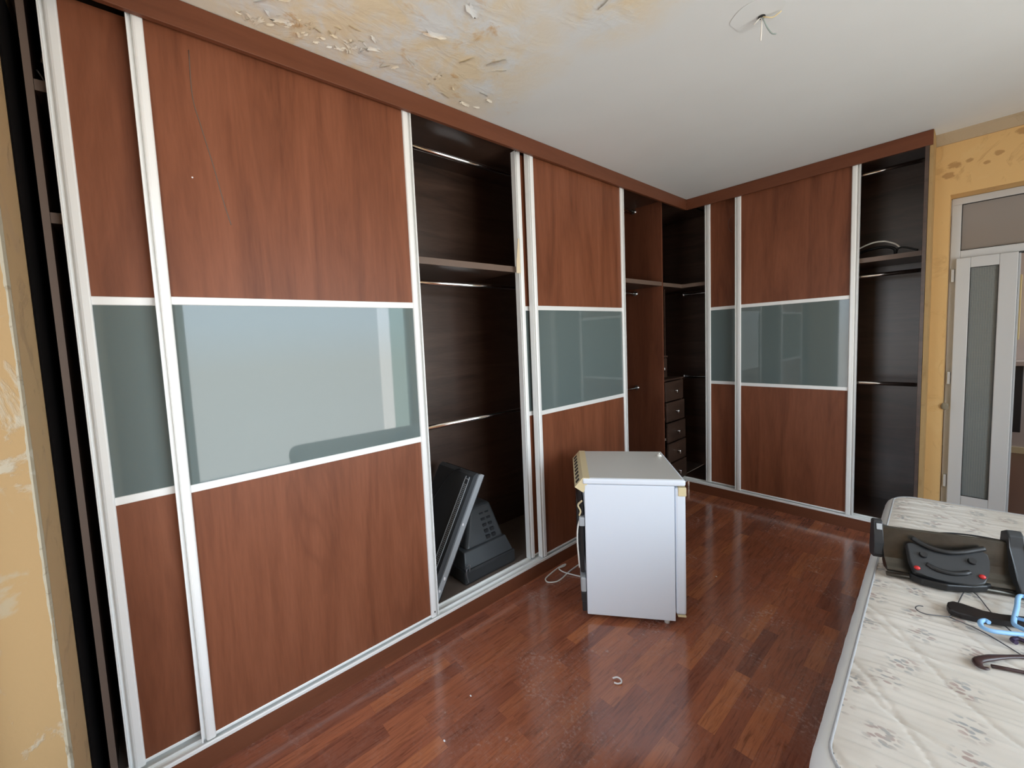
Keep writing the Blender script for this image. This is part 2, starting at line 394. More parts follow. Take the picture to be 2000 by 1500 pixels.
# ------------------------------------------------------------------ room shell
H = 2.80; YF = 4.0787; YD = 4.30; YN = -0.232; XR = 3.70
struct(MB().box((-0.80, -0.75, -0.12), (XR, 4.50, 0.0)).build('floor', 'floor'), 'red-brown strip parquet floor with scuffs', 'floor')
struct(MB().box((-0.80, -0.60, H), (XR, 4.80, H + 0.12)).build('ceiling', 'ceiling'), 'white ceiling with yellow damp stains at the wardrobe side', 'ceiling')
struct(MB().box((-0.80, -0.60, 0), (-0.66, 4.90, H)).build('wall_left', 'wall_near'), 'wall behind the long wardrobe', 'wall')
struct(MB().box((-0.80, 4.72, 0), (1.60, 4.86, H)).build('wall_back', 'wall_near'), 'wall behind the corner wardrobe', 'wall')
YW0, YW1, ZW0, ZW1 = 0.36, 3.25, 0.04, 2.45
w = MB().box((XR, -0.60, 0), (XR + 0.14, YW0, H)).box((XR, YW1, 0), (XR + 0.14, 4.50, H)).box((XR, YW0, 0), (XR + 0.14, YW1, ZW0)).box((XR, YW0, ZW1), (XR + 0.14, YW1, H))
struct(w.build('wall_right', 'wall_yellow'), 'ochre wall at the bed side', 'wall')
# door wall with its opening and the short return beside the wardrobe
w = MB()
w.box((1.551, YD, 0), (1.640, YD + 0.20, H))
w.box((1.640, YD, 2.40), (3.05, YD + 0.20, H)).box((3.05, YD, 0), (XR, YD + 0.20, H)).box((1.551, YD + 0.20, 0), (1.60, 4.72, H))
struct(w.build('wall_door_side', 'wall_yellow'), 'ochre wall around the white double door', 'wall')
struct(MB().box((1.551, 4.092, 0), (1.568, YD, H - 0.001)).build('trim_4', 'return_paint'), 'brownish plaster return between corner wardrobe and door wall', 'trim')
struct(MB().prism([(YD, 2.735), (YD - 0.012, 2.735), (YD - 0.05, 2.785), (YD - 0.055, H), (YD, H)], 1.568, XR, lambda a, b, h: (h, a, b)).build('trim_1', 'taupe'), 'taupe cove between ochre wall and ceiling', 'trim')
# near wall with the big window opening
XO0, XO1, ZO0, ZO1 = 0.27, 1.15, 0.36, 2.40
w = MB()
w.box((-0.80, -0.60, 0), (XO0 - 0.002, YN, H)).box((XO1, -0.60, 0), (XR, YN, H))
w.box((XO0 - 0.002, -0.60, 0), (XO1, YN, ZO0)).box((XO0 - 0.002, -0.60, ZO1), (XO1, YN, H))
struct(w.build('wall_near', 'wall_near'), 'dull ochre wall beside the wardrobe end', 'wall')
# peeling reveal of the window opening
struct(MB().box((XO0 - 0.002, -0.60, ZO0), (XO0 + 0.004, YN, ZO1)).build('trim_2', 'reveal'), 'peeling yellow window reveal at far left', 'trim')
bead = MB()
z = ZO0; prev = None; ring = []
t = bmesh.new(); rows = []
zs = [ZO0 + i * (ZO1 - ZO0) / 240 for i in range(241)]
for zz in zs:
    n1 = noise.noise((0.3, 2.2, zz * 9)); n2 = noise.noise((5.3, 1.2, zz * 45)); lo = max(0.0, 1.2 - zz) / 1.2
    r = 0.0035 + 0.0012 * n1 + 0.0018 * n2 * (0.3 + lo)
    wd = 0.009 + 0.003 * n1 + 0.003 * n2
    rows.append([t.verts.new(p) for p in ((XO0 + 0.003, YN - wd, zz), (XO0 + 0.003 + r * 0.5, YN - wd * 0.6, zz), (XO0 + 0.003 + r * 0.8, YN - 0.002, zz), (XO0 + 0.001, YN + r * 0.9, zz), (XO0 - 0.006, YN + r * 0.7, zz), (XO0 - 0.009 - 0.004 * n2, YN - 0.001, zz))])
for A, B in zip(rows, rows[1:]):
    for k in range(5): t.faces.new((A[k], A[k + 1], B[k + 1], B[k]))
bead._add(t)
struct(bead.build('trim_3', 'plaster'), 'crumbling plaster corner bead along the window edge', 'trim')
# window behind the camera
win = thing('window_1', 'large white framed window behind the viewpoint', 'window', (0.71, -0.42, ZO0)); win['kind'] = 'structure'
fr = MB()
fr.box((XO0 + 0.004, -0.46, ZO0), (XO1, -0.40, ZO0 + 0.06)).box((XO0 + 0.004, -0.46, ZO1 - 0.06), (XO1, -0.40, ZO1))
for xx in (XO0 + 0.034, XO1 - 0.03): fr.box((xx - 0.03, -0.46, ZO0 + 0.06), (xx + 0.03, -0.40, ZO1 - 0.06))
wf = fr.build('window_frame', 'white_pvc', win)
for a, b in ((XO0 + 0.064, XO1 - 0.06),):
    MB().box((a, -0.432, ZO0 + 0.06), (b, -0.426, ZO1 - 0.06)).build('window_pane', 'near_dimming_pane', win)

win = thing('window_2', 'wide white framed window over the bed side', 'window', (XR + 0.07, 1.805, ZW0)); win['kind'] = 'structure'
fr = MB().box((XR + 0.05, YW0, ZW0), (XR + 0.11, YW1, ZW0 + 0.06)).box((XR + 0.05, YW0, ZW1 - 0.06), (XR + 0.11, YW1, ZW1))
for yy in (YW0 + 0.03, YW1 - 0.03): fr.box((XR + 0.05, yy - 0.03, ZW0 + 0.06), (XR + 0.11, yy + 0.03, ZW1 - 0.06))
fr.build('window_frame', 'white_pvc', win)
for a, b, mm in ((YW0 + 0.06, 2.74, 'dimming_pane'), (2.74, 2.93, 'window_glass'), (2.93, YW1 - 0.06, 'strong_dimming_pane')):
    MB().box((XR + 0.078, a, ZW0 + 0.06), (XR + 0.084, b, ZW1 - 0.06)).build('window_pane', mm, win)
struct(MB().box((XR + 0.16, 0.10, -0.2), (XR + 2.4, 0.28, 3.2)).build('wall_light_block', 'light_block'), 'unseen wall added beyond the side window to cut daylight', 'wall')  # added out of view, keeps side daylight off the far end
# hall behind the door
struct(MB().box((1.0, 4.50, -0.12), (3.6, 7.75, 0.0)).build('floor_hall', 'hall_floor'), 'brown floor of the room beyond the door', 'floor')
struct(MB().box((1.0, 7.66, 0), (3.6, 7.75, H)).build('wall_hall', 'hall_wall'), 'pinkish wall of the room beyond', 'wall')
struct(MB().box((1.0, 4.50, 0), (1.08, 7.66, H)).build('wall_hall_left', 'hall_wall'), 'side wall of the room beyond', 'wall')
w = MB(); w.box((3.6, 4.50, 0), (3.7, 7.75, 1.1)).box((3.6, 4.50, 2.1), (3.7, 7.75, H)).box((3.6, 4.50, 1.1), (3.7, 6.9, 2.1)).box((3.6, 7.6, 1.1), (3.7, 7.75, 2.1))  # unseen opening added so daylight reaches the hall
struct(w.build('wall_hall_right', 'hall_wall'), 'side wall of the room beyond, opening added to let daylight in', 'wall')
struct(MB().box((1.0, 4.50, H), (3.6, 7.75, H + 0.1)).build('ceiling_hall', 'ceiling'), 'ceiling of the room beyond', 'ceiling')
struct(MB().box((1.08, 7.645, 0), (3.6, 7.66, 0.07)).build('baseboard_hall', 'cream'), 'pale skirting of the room beyond', 'baseboard')
hc = thing('wall_cabinet', 'dark framed cabinet seen through the open door', 'cabinet', (2.0, 7.50, 0.0))
MB().box((1.62, 7.42, 0.28), (2.10, 7.64, 1.02), 0.006).build('body', 'charcoal', hc)
MB().box((1.56, 7.38, 1.02), (2.30, 7.645, 1.07), 0.005).build('shelf_top', 'hall_wall', hc)
tag(MB().box((1.99, 7.60, 1.30), (2.065, 7.64, 2.02), 0.004).build('wall_panel', 'hall_yellow'), 'pale yellow panel on far wall through the door', 'panel')

# ------------------------------------------------------------------ white double door
door = thing('door_1', 'white PVC double door with transom in the ochre wall', 'door', (1.642, 4.46, 0)); door['kind'] = 'structure'
yf0, yf1 = 4.455, 4.50
d = MB()
XDL, XDR = 1.644, 3.04
d.box((XDL, yf0, 2.352), (XDR, yf1, 2.398), 0.003).box((XDL, yf0, 0), (XDL + 0.046, yf1, 2.352), 0.003).box((XDR - 0.046, yf0, 0), (XDR, yf1, 2.352), 0.003)
d.box((XDL + 0.046, yf0, 1.985), (XDR - 0.046, yf1, 2.037), 0.003)
d.build('door_frame', 'white_pvc', door)
MB().box((XDL + 0.046, yf0 + 0.016, 2.037), (XDR - 0.046, yf0 + 0.026, 2.352)).build('transom_pane', 'transom_glass', door)
g = MB()
for a, b in (((XDL + 0.046, yf0 + 0.002, 2.037), (XDR - 0.046, yf0 + 0.02, 2.0405)), ((XDL + 0.046, yf0 + 0.002, 2.3485), (XDR - 0.046, yf0 + 0.02, 2.352)), ((XDL + 0.046, yf0 + 0.002, 2.037), (XDL + 0.0495, yf0 + 0.02, 2.352))): g.box(a, b)
g.build('transom_gasket', 'gasket', door)
leaf = MB()
yl0, yl1 = 4.432, 4.475
lx0, lx1 = 1.672, 1.940
leaf.box((lx0, yl0, 0.012), (1.739, yl1, 1.984), 0.004).box((1.862, yl0, 0.012), (lx1, yl1, 1.984), 0.004)
leaf.box((1.739, yl0, 1.914), (1.862, yl1, 1.984), 0.002).box((1.739, yl0, 0.012), (1.862, yl1, 0.31), 0.002)
lf = leaf.build('narrow_leaf', 'white_pvc', door)
MB().box((1.739, yl0 + 0.012, 0.31), (1.862, yl0 + 0.022, 1.914)).build('reeded_pane', 'reeded', lf)
g = MB()
for a, b in (((1.739, 1.911), (1.862, 1.914)), ((1.739, 0.31), (1.862, 0.313)), ((1.739, 0.31), (1.742, 1.914)), ((1.859, 0.31), (1.862, 1.914))):
    g.box((a[0], yl0 + 0.001, a[1]), (b[0], yl0 + 0.014, b[1]))
g.build('pane_gasket', 'gasket', lf)
MB().box((lx1 + 0.0005, yl0 + 0.008, 0.012), (lx1 + 0.010, yl1, 1.975), 0.002).build('edge_profile', 'plug_grey', lf)
for zz in (1.87, 1.15, 0.40):
    MB().box((1.650, yl0 + 0.008, zz - 0.045), (1.668, yl0 + 0.028, zz + 0.045), 0.004).build('hinge', 'white_pvc', door)
MB().box((1.930, yf0 - 0.008, 1.972), (2.10, yf0 + 0.004, 1.984)).build('top_latch', 'gasket', door)
# the wider leaf stands open into the room beyond
ol = MB(); ol.box((2.965, 4.52, 0.012), (3.005, 5.45, 1.984), 0.004); ol.build('open_leaf', 'white_pvc', door)
tag(MB().ball((1.652, YD - 0.006, 0.965), 0.02, 1, 0.5, 1.3).build('filler_lump', 'plaster'), 'pale lump of filler on the ochre wall by the door hinge', 'filler')

# ------------------------------------------------------------------ built-in wardrobes
ZFB, ZR1, ZR2, ZT = 2.7036, 1.7807, 1.0628, 0.1013
def fL(s, n, z): return (n, s, z)                 # long run: s = y, outward +x
def fB(s, n, z): return (s, YF - n, z)            # corner run: s = x, outward -y
SW = 0.046
STILE = [(0, -0.036), (0, 0.0), (0.004, 0.0), (0.0045, -0.016), (0.0145, -0.016), (0.015, -0.003), (0.0185, 0.0005), (0.024, 0.002), (0.040, 0.002), (0.044, 0.0), (0.046, -0.004), (0.046, -0.036)]
def sliding_door(parent, f, s0, s1, n0, marks=None, label=None):
    """n0 = outward position of the door's front face"""
    z0, z1 = 0.104, 2.735
    p = MB().box((s0 + 0.03, n0 - 0.028, z0 + 0.01), (s1 - 0.03, n0 - 0.010, ZR2 + 0.004), 0, f)
    dr = p.build('sliding_door', 'door_wood', parent, label)
    MB().box((s0 + 0.03, n0 - 0.028, ZR1 - 0.004), (s1 - 0.03, n0 - 0.010, z1 - 0.01), 0, f).build('upper_panel', 'door_wood', dr)
    MB().box((s0 + 0.03, n0 - 0.026, ZR2 + 0.010), (s1 - 0.03, n0 - 0.011, ZR1 - 0.010), 0, f).build('glass_band', 'glass_paint', dr)
    for zz in (ZR1 - 0.029, ZR2):
        MB().box((s0 + SW - 0.003, n0 - 0.03, zz), (s1 - SW + 0.003, n0 - 0.006, zz + 0.029), 0.003, f).build('cross_rail', 'alu', dr)
    MB().box((s0 + SW - 0.003, n0 - 0.03, z0), (s1 - SW + 0.003, n0 - 0.008, z0 + 0.012), 0.002, f).build('bottom_rail', 'alu', dr)
    MB().prism([(s0 + a, n0 + b) for a, b in STILE], z0, z1, f).build('stile', 'alu', dr)
    MB().prism([(s1 - a, n0 + b) for a, b in STILE], z0, z1, f).build('stile', 'alu', dr)
    return dr
def track(parent, f, s0, s1):
    tr = MB()
    tr.box((s0, -0.112, 0.085), (s1, -0.018, 0.0885), 0, f)
    for n in (-0.060, -0.108): tr.box((s0, n - 0.0015, 0.0885), (s1, n + 0.0015, ZT - 0.002), 0, f)
    tr.box((s0, -0.0250, 0.085), (s1, -0.0165, ZT), 0.002, f)
    return tr.build('floor_track', 'alu', parent)
def rail_bar(parent, p0, p1):
    r = MB(); r.tube([p0, p1], 0.015, 14, False, 1.0)
    d_ = (Vector(p1) - Vector(p0)).normalized()
    r.tube([Vector(p0), Vector(p0) + d_ * 0.012], 0.024, 14).tube([Vector(p1) - d_ * 0.012, Vector(p1)], 0.024, 14)
    return r.build('hanging_rail', 'chrome', parent)

WL = thing('wardrobe', 'long reddish-brown sliding-door wardrobe along the left wall', 'wardrobe', (-0.3, 1.9, 0))
FRONT, REAR = -0.027, -0.073
# carcass
c = MB()
for s in (-0.200, 1.015, 2.60):
    c.box((s, -0.605, 0.10), (s + 0.018, -0.122, 2.765), 0.001, fL)
c.box((-0.20, -0.622, 2.765), (4.695, -0.03, 2.783), 0, fL)
c.build('carcass', 'wenge', WL)
MB().box((-0.182, -0.622, 0.082), (4.695, -0.112, 0.100), 0, fL).build('bottom_panel', 'dusty_bottom', WL, 'dusty brown bottom panel')
MB().box((-0.20, -0.630, 0.0), (4.70, -0.607, 2.79), 0, fL).build('back_panel', 'wenge', WL)
MB().box((-0.2005, -0.1225, 0.10), (-0.1815, -0.1195, 2.765), 0, fL).build('edge_band', 'edge', WL)
MB().box((3.79, -0.605, 0.10), (3.808, -0.10, 2.765), 0.001, fL).build('divider_panel', 'divider_wood', WL)
MB().box((-0.225, -0.12, 0.0), (YF + 0.02, -0.0175, 0.084), 0, fL).build('plinth', 'fascia_wood', WL)
MB().box((-0.231, -0.020, ZFB), (YF, 0.0, H - 0.002), 0.0015, fL).build('fascia', 'fascia_wood', WL)
track(WL, fL, -0.20, YF - 0.0)
def shelf(parent, a, b, f, edge=True):
    sh = MB().box(a, b, 0.001, f).build('shelf', 'wenge', parent)
    return sh
for s0, s1, z in ((1.034, 1.905, 1.995), (2.62, 3.788, 1.998)):
    sh = shelf(WL, (s0, -0.605, z), (s1, -0.102, z + 0.036), fL)
    MB().box((s0, -0.102, z), (s1, -0.1, z + 0.036), 0, fL).build('edge_band', 'edge', sh)
for z in (2.018, 2.43):
    sh = shelf(WL, (-0.181, -0.605, z), (1.014, -0.128, z + 0.034), fL)
    MB().box((-0.181, -0.128, z), (1.014, -0.126, z + 0.034), 0, fL).build('edge_band', 'edge', sh)
for s0, s1, x in ((1.034, 2.599, -0.30), (2.62, 3.789, -0.365)):
    for z in ((2.700, 1.930, 1.066) if s0 < 2 else (2.735, 1.956, 1.033)):
        rail_bar(WL, (x, s0, z), (x, s1, z))
# doors A, B, C, D
dA = sliding_door(WL, fL, -0.150, 0.95, REAR)
dB = sliding_door(WL, fL, 0.061, 1.137, FRONT)
dC = sliding_door(WL, fL, 1.900, 2.985, REAR)
dD = sliding_door(WL, fL, 1.970, 3.050, FRONT)
# scratch and hole on the widest door, cream strip peeling on the rear stile
MB().tube(smooth([(-0.0365, y, z) for y, z in ((0.232, 2.66), (0.230, 2.50), (0.248, 2.40), (0.276, 2.263), (0.298, 2.139), (0.316, 2.058))]), 0.0018, 5).build('scratch', 'edge', dB, 'pale scratch')
MB().ball((-0.0365, 0.206, 2.212), 0.003).build('nail', 'debris', dB, 'white nail head')
MB().prism([(1.895, 2.20), (1.904, 2.20), (1.906, 1.985), (1.872, 1.985), (1.875, 2.06)], -0.070, -0.066, lambda a, b, h: (h, a, b)).build('seal_strip', 'paper', dC, 'cream peeling strip')
MB().box((1.107, FRONT + 0.002, 0.128), (1.113, FRONT + 0.0035, 0.136), 0, fL).build('grub_screw', 'gasket', dB)
MB().box((-0.605, -0.2305, 0.0), (-0.005, -0.226, 2.70)).build('gap_shade_sheet', 'gap_shade', WL)  # black sheet stands in for the deep shade between wardrobe and wall
# wire hooks in the dark end bay
MB().tube(smooth([(-0.14, -0.135, 2.585), (-0.14, -0.15, 2.56), (-0.15, -0.16, 2.53)]), 0.004, 6).tube(smooth([(-0.14, -0.172, 2.50), (-0.14, -0.158, 2.47), (-0.14, -0.145, 2.42)]), 0.003, 6).build('wire_hook', 'wire', WL)

WB = thing('wardrobe', 'shorter corner wardrobe with sliding doors beside the ochre door wall', 'wardrobe', (0.8, 4.4, 0))
c = MB()
for s in (0.74, 1.531):
    c.box((s, -0.605, 0.10), (s + 0.018, -0.110, 2.765), 0.001, fB)
c.box((-0.105, -0.612, 0.082), (1.549, -0.112, 0.100), 0, fB).box((0.0, -0.612, 2.765), (1.549, -0.03, 2.783), 0, fB)
c.build('carcass', 'wenge', WB)
MB().box((-0.60, -0.636, 0.0), (1.549, -0.613, 2.79), 0, fB).build('back_panel', 'wenge', WB)
MB().box((1.531, -0.1105, 0.10), (1.5495, -0.1075, 2.765), 0, fB).build('edge_band', 'edge', WB)
MB().box((1.531, -0.1065, 0.0), (1.5495, -0.003, ZFB), 0.001, fB).build('end_panel', 'wenge', WB)
MB().box((-0.002, -0.12, 0.0), (1.530, -0.0175, 0.084), 0, fB).build('plinth', 'fascia_wood', WB)
MB().box((0.0, -0.020, ZFB), (1.566, 0.0, H - 0.002), 0.0015, fB).build('fascia', 'fascia_wood', WB)
track(WB, fB, -0.10, 1.530)
# L-shaped corner shelf
lp = [(-0.604, 3.809), (-0.10, 3.809), (-0.10, 4.185), (0.739, 4.185), (0.739, 4.688), (-0.604, 4.688)]
cs = MB().prism(lp, 1.996, 2.030, None, 0).build('corner_shelf', 'wenge', WB)
MB().box((-0.10, 3.809, 1.996), (-0.098, 4.185, 2.030)).box((-0.10, 4.183, 1.996), (0.739, 4.185, 2.030)).build('edge_band', 'edge', cs)
sh = shelf(WB, (0.759, -0.605, 2.014), (1.530, -0.122, 2.048), fB)
MB().box((0.759, -0.122, 2.014), (1.530, -0.12, 2.048), 0, fB).build('edge_band', 'edge', sh)
for z in (2.70, 1.93, 1.098): rail_bar(WB, (0.76, 4.40, z), (1.530, 4.40, z))
for z in (1.945, 1.100): rail_bar(WB, (-0.18, 4.40, z), (0.738, 4.40, z))
dE = sliding_door(WB, fB, 0.132, 0.95, REAR)
dF = sliding_door(WB, fB, 0.400, 1.212, FRONT)
circ = MB(); cx, cz = 0.378, 2.50
circ.tube([(cx + 0.052 * math.cos(q), YF - REAR + 0.0095, cz + 0.075 * math.sin(q)) for q in [math.radians(60 + k * 12) for k in range(17)]], 0.0012, 5).build('ring_mark', 'edge', dE, 'faint ring mark')

# corner drawer tower
DT = thing('drawer_tower', 'dark tower of small drawers with metal knobs in the wardrobe corner', 'drawers', (-0.35, 4.0, 0.10))
b = MB(); b.box((-0.60, 3.822, 0.101), (-0.125, 3.838, 1.10)).box((-0.60, 4.205, 0.101), (-0.125, 4.221, 1.10)).box((-0.60, 3.822, 1.10), (-0.11, 4.221, 1.116)).box((-0.60, 3.838, 0.101), (-0.59, 4.205, 1.10))
b.box((-0.60, 3.822, 1.116), (-0.21, 3.838, 1.32)).box((-0.60, 4.05, 1.116), (-0.21, 4.066, 1.99)).box((-0.60, 3.822, 1.32), (-0.19, 4.066, 1.336)).build('body', 'wenge', DT)
def drawer(y0, y1, z0, z1, x, pull):
    dr = MB()
    dr.box((x + pull - 0.018, y0, z0 + 0.004), (x + pull, y1, z1 - 0.004), 0.002)
    dr.box((x + pull - 0.36, y0 + 0.022, z0 + 0.02), (x + pull - 0.018, y0 + 0.034, z1 - 0.05)).box((x + pull - 0.36, y1 - 0.034, z0 + 0.02), (x + pull - 0.018, y1 - 0.022, z1 - 0.05))
    dr.box((x + pull - 0.36, y0 + 0.03, z0 + 0.02), (x + pull - 0.018, y1 - 0.03, z0 + 0.028))
    o = dr.build('drawer', 'wenge', DT)
    yc, zc, xf = (y0 + y1) / 2, (z0 + z1) / 2, x + pull
    k = MB(); k.cyl((xf, yc, zc), (xf + 0.022, yc, zc), 0.006, 12).ball((xf + 0.026, yc, zc), 0.012, 0.7, 1.15, 1.0); k.tube([(xf + 0.024, yc, zc), (xf + 0.022, yc + 0.006, zc - 0.028)], [0.009, 0.006], 10)
    k.build('knob', 'chrome', o)
    s = MB().box((x + pull - 0.30, y0 + 0.006, zc - 0.075), (x + pull - 0.03, y0 + 0.021, zc - 0.055)).build('runner', 'cable_white', o)
for i, pl in enumerate((0.030, 0.026, 0.022, 0.014, 0.002)):
    z0 = 0.105 + 0.1985 * i
    drawer(3.842, 4.201, z0, z0 + 0.195, -0.105, pl)
drawer(3.842, 4.046, 1.12, 1.315, -0.20, 0.012)

# ------------------------------------------------------------------ televisions in the open bay
FT = thing('flat_television', 'dusty dark flat television leaning on its edge in the open wardrobe bay', 'television', (-0.30, 1.30, 0.10))
bY, bZ = 1.186, 0.105; tY, tZ = 1.566, 0.752
L_ = math.hypot(tY - bY, tZ - bZ); dY, dZ = (tY - bY) / L_, (tZ - bZ) / L_; nY, nZ = -dZ, dY
def ft(a, w, x): return (x, bY + dY * a + nY * w, bZ + dZ * a + nZ * w)      # a along the slope, w outward from the lower face
XF_, XB_ = -0.115, -0.50
body = MB(); body.prism([(0.012, 0.012), (L_ - 0.005, 0.012), (L_ - 0.005, 0.045), (L_ - 0.03, 0.062), (0.05, 0.062), (0.012, 0.040)], XB_ + 0.004, XF_ - 0.012, ft)
fb = body.build('back_shell', 'tv_black', FT)
MB().prism([(0.0, -0.006), (L_, -0.006), (L_, 0.014), (L_ - 0.01, 0.030), (0.01, 0.030), (0.0, 0.014)], XF_ - 0.016, XF_, ft, 0.002).build('side_bezel', 'tv_grey', FT, 'scuffed grey side bezel')
MB().prism([(0.0, -0.012), (L_, -0.012), (L_, 0.011), (0.0, 0.011)], XB_, XF_ - 0.001, ft).build('screen', 'black', FT)
sl = MB()
for i in range(46):
    a0 = 0.17 + i * 0.0108
    sl.prism([(a0, 0.0615), (a0 + 0.0055, 0.0615), (a0 + 0.0055, 0.0655), (a0, 0.0655)], -0.185, -0.163, ft)
sl.build('vent_slots', 'tv_grey', fb)
ou = MB(); ou.tube(smooth([ft(a, 0.064, x) for a, x in ((0.12, -0.155), (0.66, -0.155), (0.69, -0.163), (0.69, -0.185), (0.66, -0.193), (0.12, -0.193))], 4), 0.003, 6); ou.build('vent_rim', 'tv_grey', fb)
MB().tube(smooth([ft(L_ - 0.01, 0.066, -0.26), ft(L_ - 0.06, 0.075, -0.33), ft(L_ - 0.20, 0.085, -0.38), ft(L_ - 0.34, 0.095, -0.40), ft(L_ - 0.44, 0.07, -0.45)]), 0.004, 8).build('cable', 'black', FT)
for a, w_, x in ((0.44, 0.033, -0.117), (0.13, 0.02, -0.116), (0.06, 0.024, -0.117), (L_ - 0.03, 0.05, -0.19)):
    p = ft(a, w_ * 0.6, x); MB().ball(p, 0.008, 0.4, 1.0, 1.4).build('paint_chip', 'debris', FT)

CT = thing('tube_television', 'grey-black tube television lying face down on the wardrobe floor', 'television', (-0.32, 1.62, 0.10))
def frust(z0, r0, z1, r1, bev=0.0):
    """two rectangles (x0,x1,y0,y1) at z0 and z1"""
    t = bmesh.new()
    lo = [t.verts.new(p) for p in ((r0[0], r0[2], z0), (r0[1], r0[2], z0), (r0[1], r0[3], z0), (r0[0], r0[3], z0))]
    hi = [t.verts.new(p) for p in ((r1[0], r1[2], z1), (r1[1], r1[2], z1), (r1[1], r1[3], z1), (r1[0], r1[3], z1))]
    t.faces.new(lo[::-1]); t.faces.new(hi)
    for i in range(4): t.faces.new((lo[i], lo[(i + 1) % 4], hi[(i + 1) % 4], hi[i]))
    if bev: bmesh.ops.bevel(t, geom=t.edges[:], offset=bev, segments=3, profile=0.5, affect='EDGES')
    return t
rim = MB(); rim._add(frust(0.101, (-0.545, -0.128, 1.40, 1.818), 0.190, (-0.545, -0.128, 1.40, 1.818), 0.014)); rim.build('front_bezel', 'charcoal', CT)
hs = MB(); hs._add(frust(0.186, (-0.53, -0.140, 1.412, 1.806), 0.275, (-0.50, -0.185, 1.44, 1.785), 0.006)); hs.build('bevelled_shell', 'tv_black', CT)
hp = MB(); hp._add(frust(0.272, (-0.49, -0.190, 1.46, 1.778), 0.475, (-0.45, -0.315, 1.60, 1.77), 0.02)); hpo = hp.build('rear_hump', 'tv_black', CT)
vt = MB()
for i in range(5):
    for j in range(2):
        k = (i + 0.5) / 6.0; zz = 0.285 + 0.18 * k; xx = -0.190 - 0.125 * k
        yy = 1.635 + 0.048 * j + 0.02 * k
        vt.box((xx - 0.02, yy, zz - 0.009), (xx + 0.001, yy + 0.030, zz + 0.012))
vt.build('vent_recess', 'charcoal', hpo)
MB().tube(smooth([(-0.13, 1.41, 0.20), (-0.115, 1.40, 0.215), (-0.11, 1.395, 0.18), (-0.118, 1.41, 0.13)]), 0.005, 6).tube(smooth([(-0.14, 1.405, 0.21), (-0.12, 1.43, 0.23), (-0.115, 1.42, 0.19)]), 0.004, 6).build('loose_wire', 'wire', CT)

# cable bundle on the right-hand shelf
CB = thing('cable_bundle', 'looped black and white cable lying on the upper shelf at right', 'cable', (1.34, 4.32, 2.05))
MB().tube(smooth([(1.12, 4.36, 2.10), (1.19, 4.32, 2.140), (1.263, 4.30, 2.163), (1.318, 4.30, 2.162), (1.346, 4.30, 2.152), (1.385, 4.30, 2.128), (1.408, 4.30, 2.100)]), 0.0055, 8).build('white_wire', 'cable_white', CB, 'white wire')
MB().tube(smooth([(1.12, 4.38, 2.085), (1.22, 4.36, 2.12), (1.32, 4.34, 2.125), (1.375, 4.32, 2.10), (1.385, 4.31, 2.06)]), 0.010, 8).tube(smooth([(1.385, 4.31, 2.058), (1.40, 4.29, 2.095), (1.44, 4.28, 2.092), (1.50, 4.27, 2.062)]), 0.006, 8).build('black_cable', 'black', CB, 'black cable')

# ------------------------------------------------------------------ small fridge
AN = math.radians(39.0); ux, uy = math.cos(AN), math.sin(AN)
FO = Vector((0.452, 1.803, 0.0))
FR = thing('mini_fridge', 'white waist-high fridge standing askew on the parquet', 'fridge', FO)
def ff(a, b_, z): return (FO.x + ux * a - uy * b_, FO.y + uy * a + ux * b_, z)
BW, BL = 0.55, 0.458
MB().box((0, 0, 0.028), (BL, BW, 0.7685), 0.004, ff).build('cabinet', 'fridge', FR)
tp = MB(); tp.box((-0.008, -0.006, 0.770), (0.512, BW + 0.006, 0.803), 0.010, ff, 3); tpo = tp.build('worktop', 'fridge', FR)
MB().box((0.030, 0.008, 0.8025), (0.500, BW - 0.008, 0.8042), 0, ff).build('worktop_surface', 'fridge_top', tpo, 'greyish worktop surface')
MB().box((BL + 0.004, 0.004, 0.062), (BL + 0.056, BW - 0.004, 0.760), 0.012, ff, 3).build('door', 'fridge', FR)
MB().box((BL + 0.018, 0.000, 0.715), (BL + 0.058, 0.030, 0.762), 0.004, ff).build('hinge_cover', 'cream', FR, 'yellowed hinge cover')
MB().box((BL + 0.012, 0.004, 0.050), (BL + 0.054, 0.04, 0.060), 0.003, ff).build('lower_hinge', 'cream', FR)
# vented rear ledge
gv = MB()
gv.prism([(-0.050, 0.752), (-0.004, 0.722), (0.030, 0.802), (0.030, 0.8048), (-0.006, 0.8048)], 0.0, BW, lambda a, z, b_: ff(a, b_, z), 0.0)
gvo = gv.build('rear_vent', 'cream', FR, 'yellowed rear vent strip')
ho = MB()
for i in range(8):
    b0 = 0.03 + i * 0.064
    ho.prism([(-0.040, 0.7645), (-0.024, 0.7840), (-0.021, 0.7820), (-0.037, 0.7620)], b0, b0 + 0.026, lambda a, z, b_: ff(a - 0.003, b_, z + 0.002))
ho.build('vent_holes', 'gasket', gvo)
# back: condenser, compressor, brackets
bk = MB(); bk.box((-0.030, 0.03, 0.25), (-0.006, BW - 0.03, 0.62), 0.006, ff); bk.build('condenser_panel', 'charcoal', FR)
cg = MB()
for i in range(9): cg.tube([ff(-0.036, 0.03, 0.28 + 0.04 * i), ff(-0.036, BW - 0.03, 0.28 + 0.04 * i)], 0.003, 6)
cg.build('condenser_coil', 'wire', FR)
cp = MB(); cp.tube([ff(-0.018, 0.05, 0.175), ff(-0.018, 0.40, 0.175)], 0.012, 10).box((-0.032, 0.004, 0.15), (-0.002, 0.10, 0.235), 0.008, ff); cp.build('compressor_box', 'plug_grey', FR)
MB().box((-0.026, 0.006, 0.04), (-0.002, 0.05, 0.10), 0.004, ff).box((-0.030, 0.004, 0.10), (-0.002, 0.09, 0.15), 0.004, ff).build('lower_bracket', 'charcoal', FR)
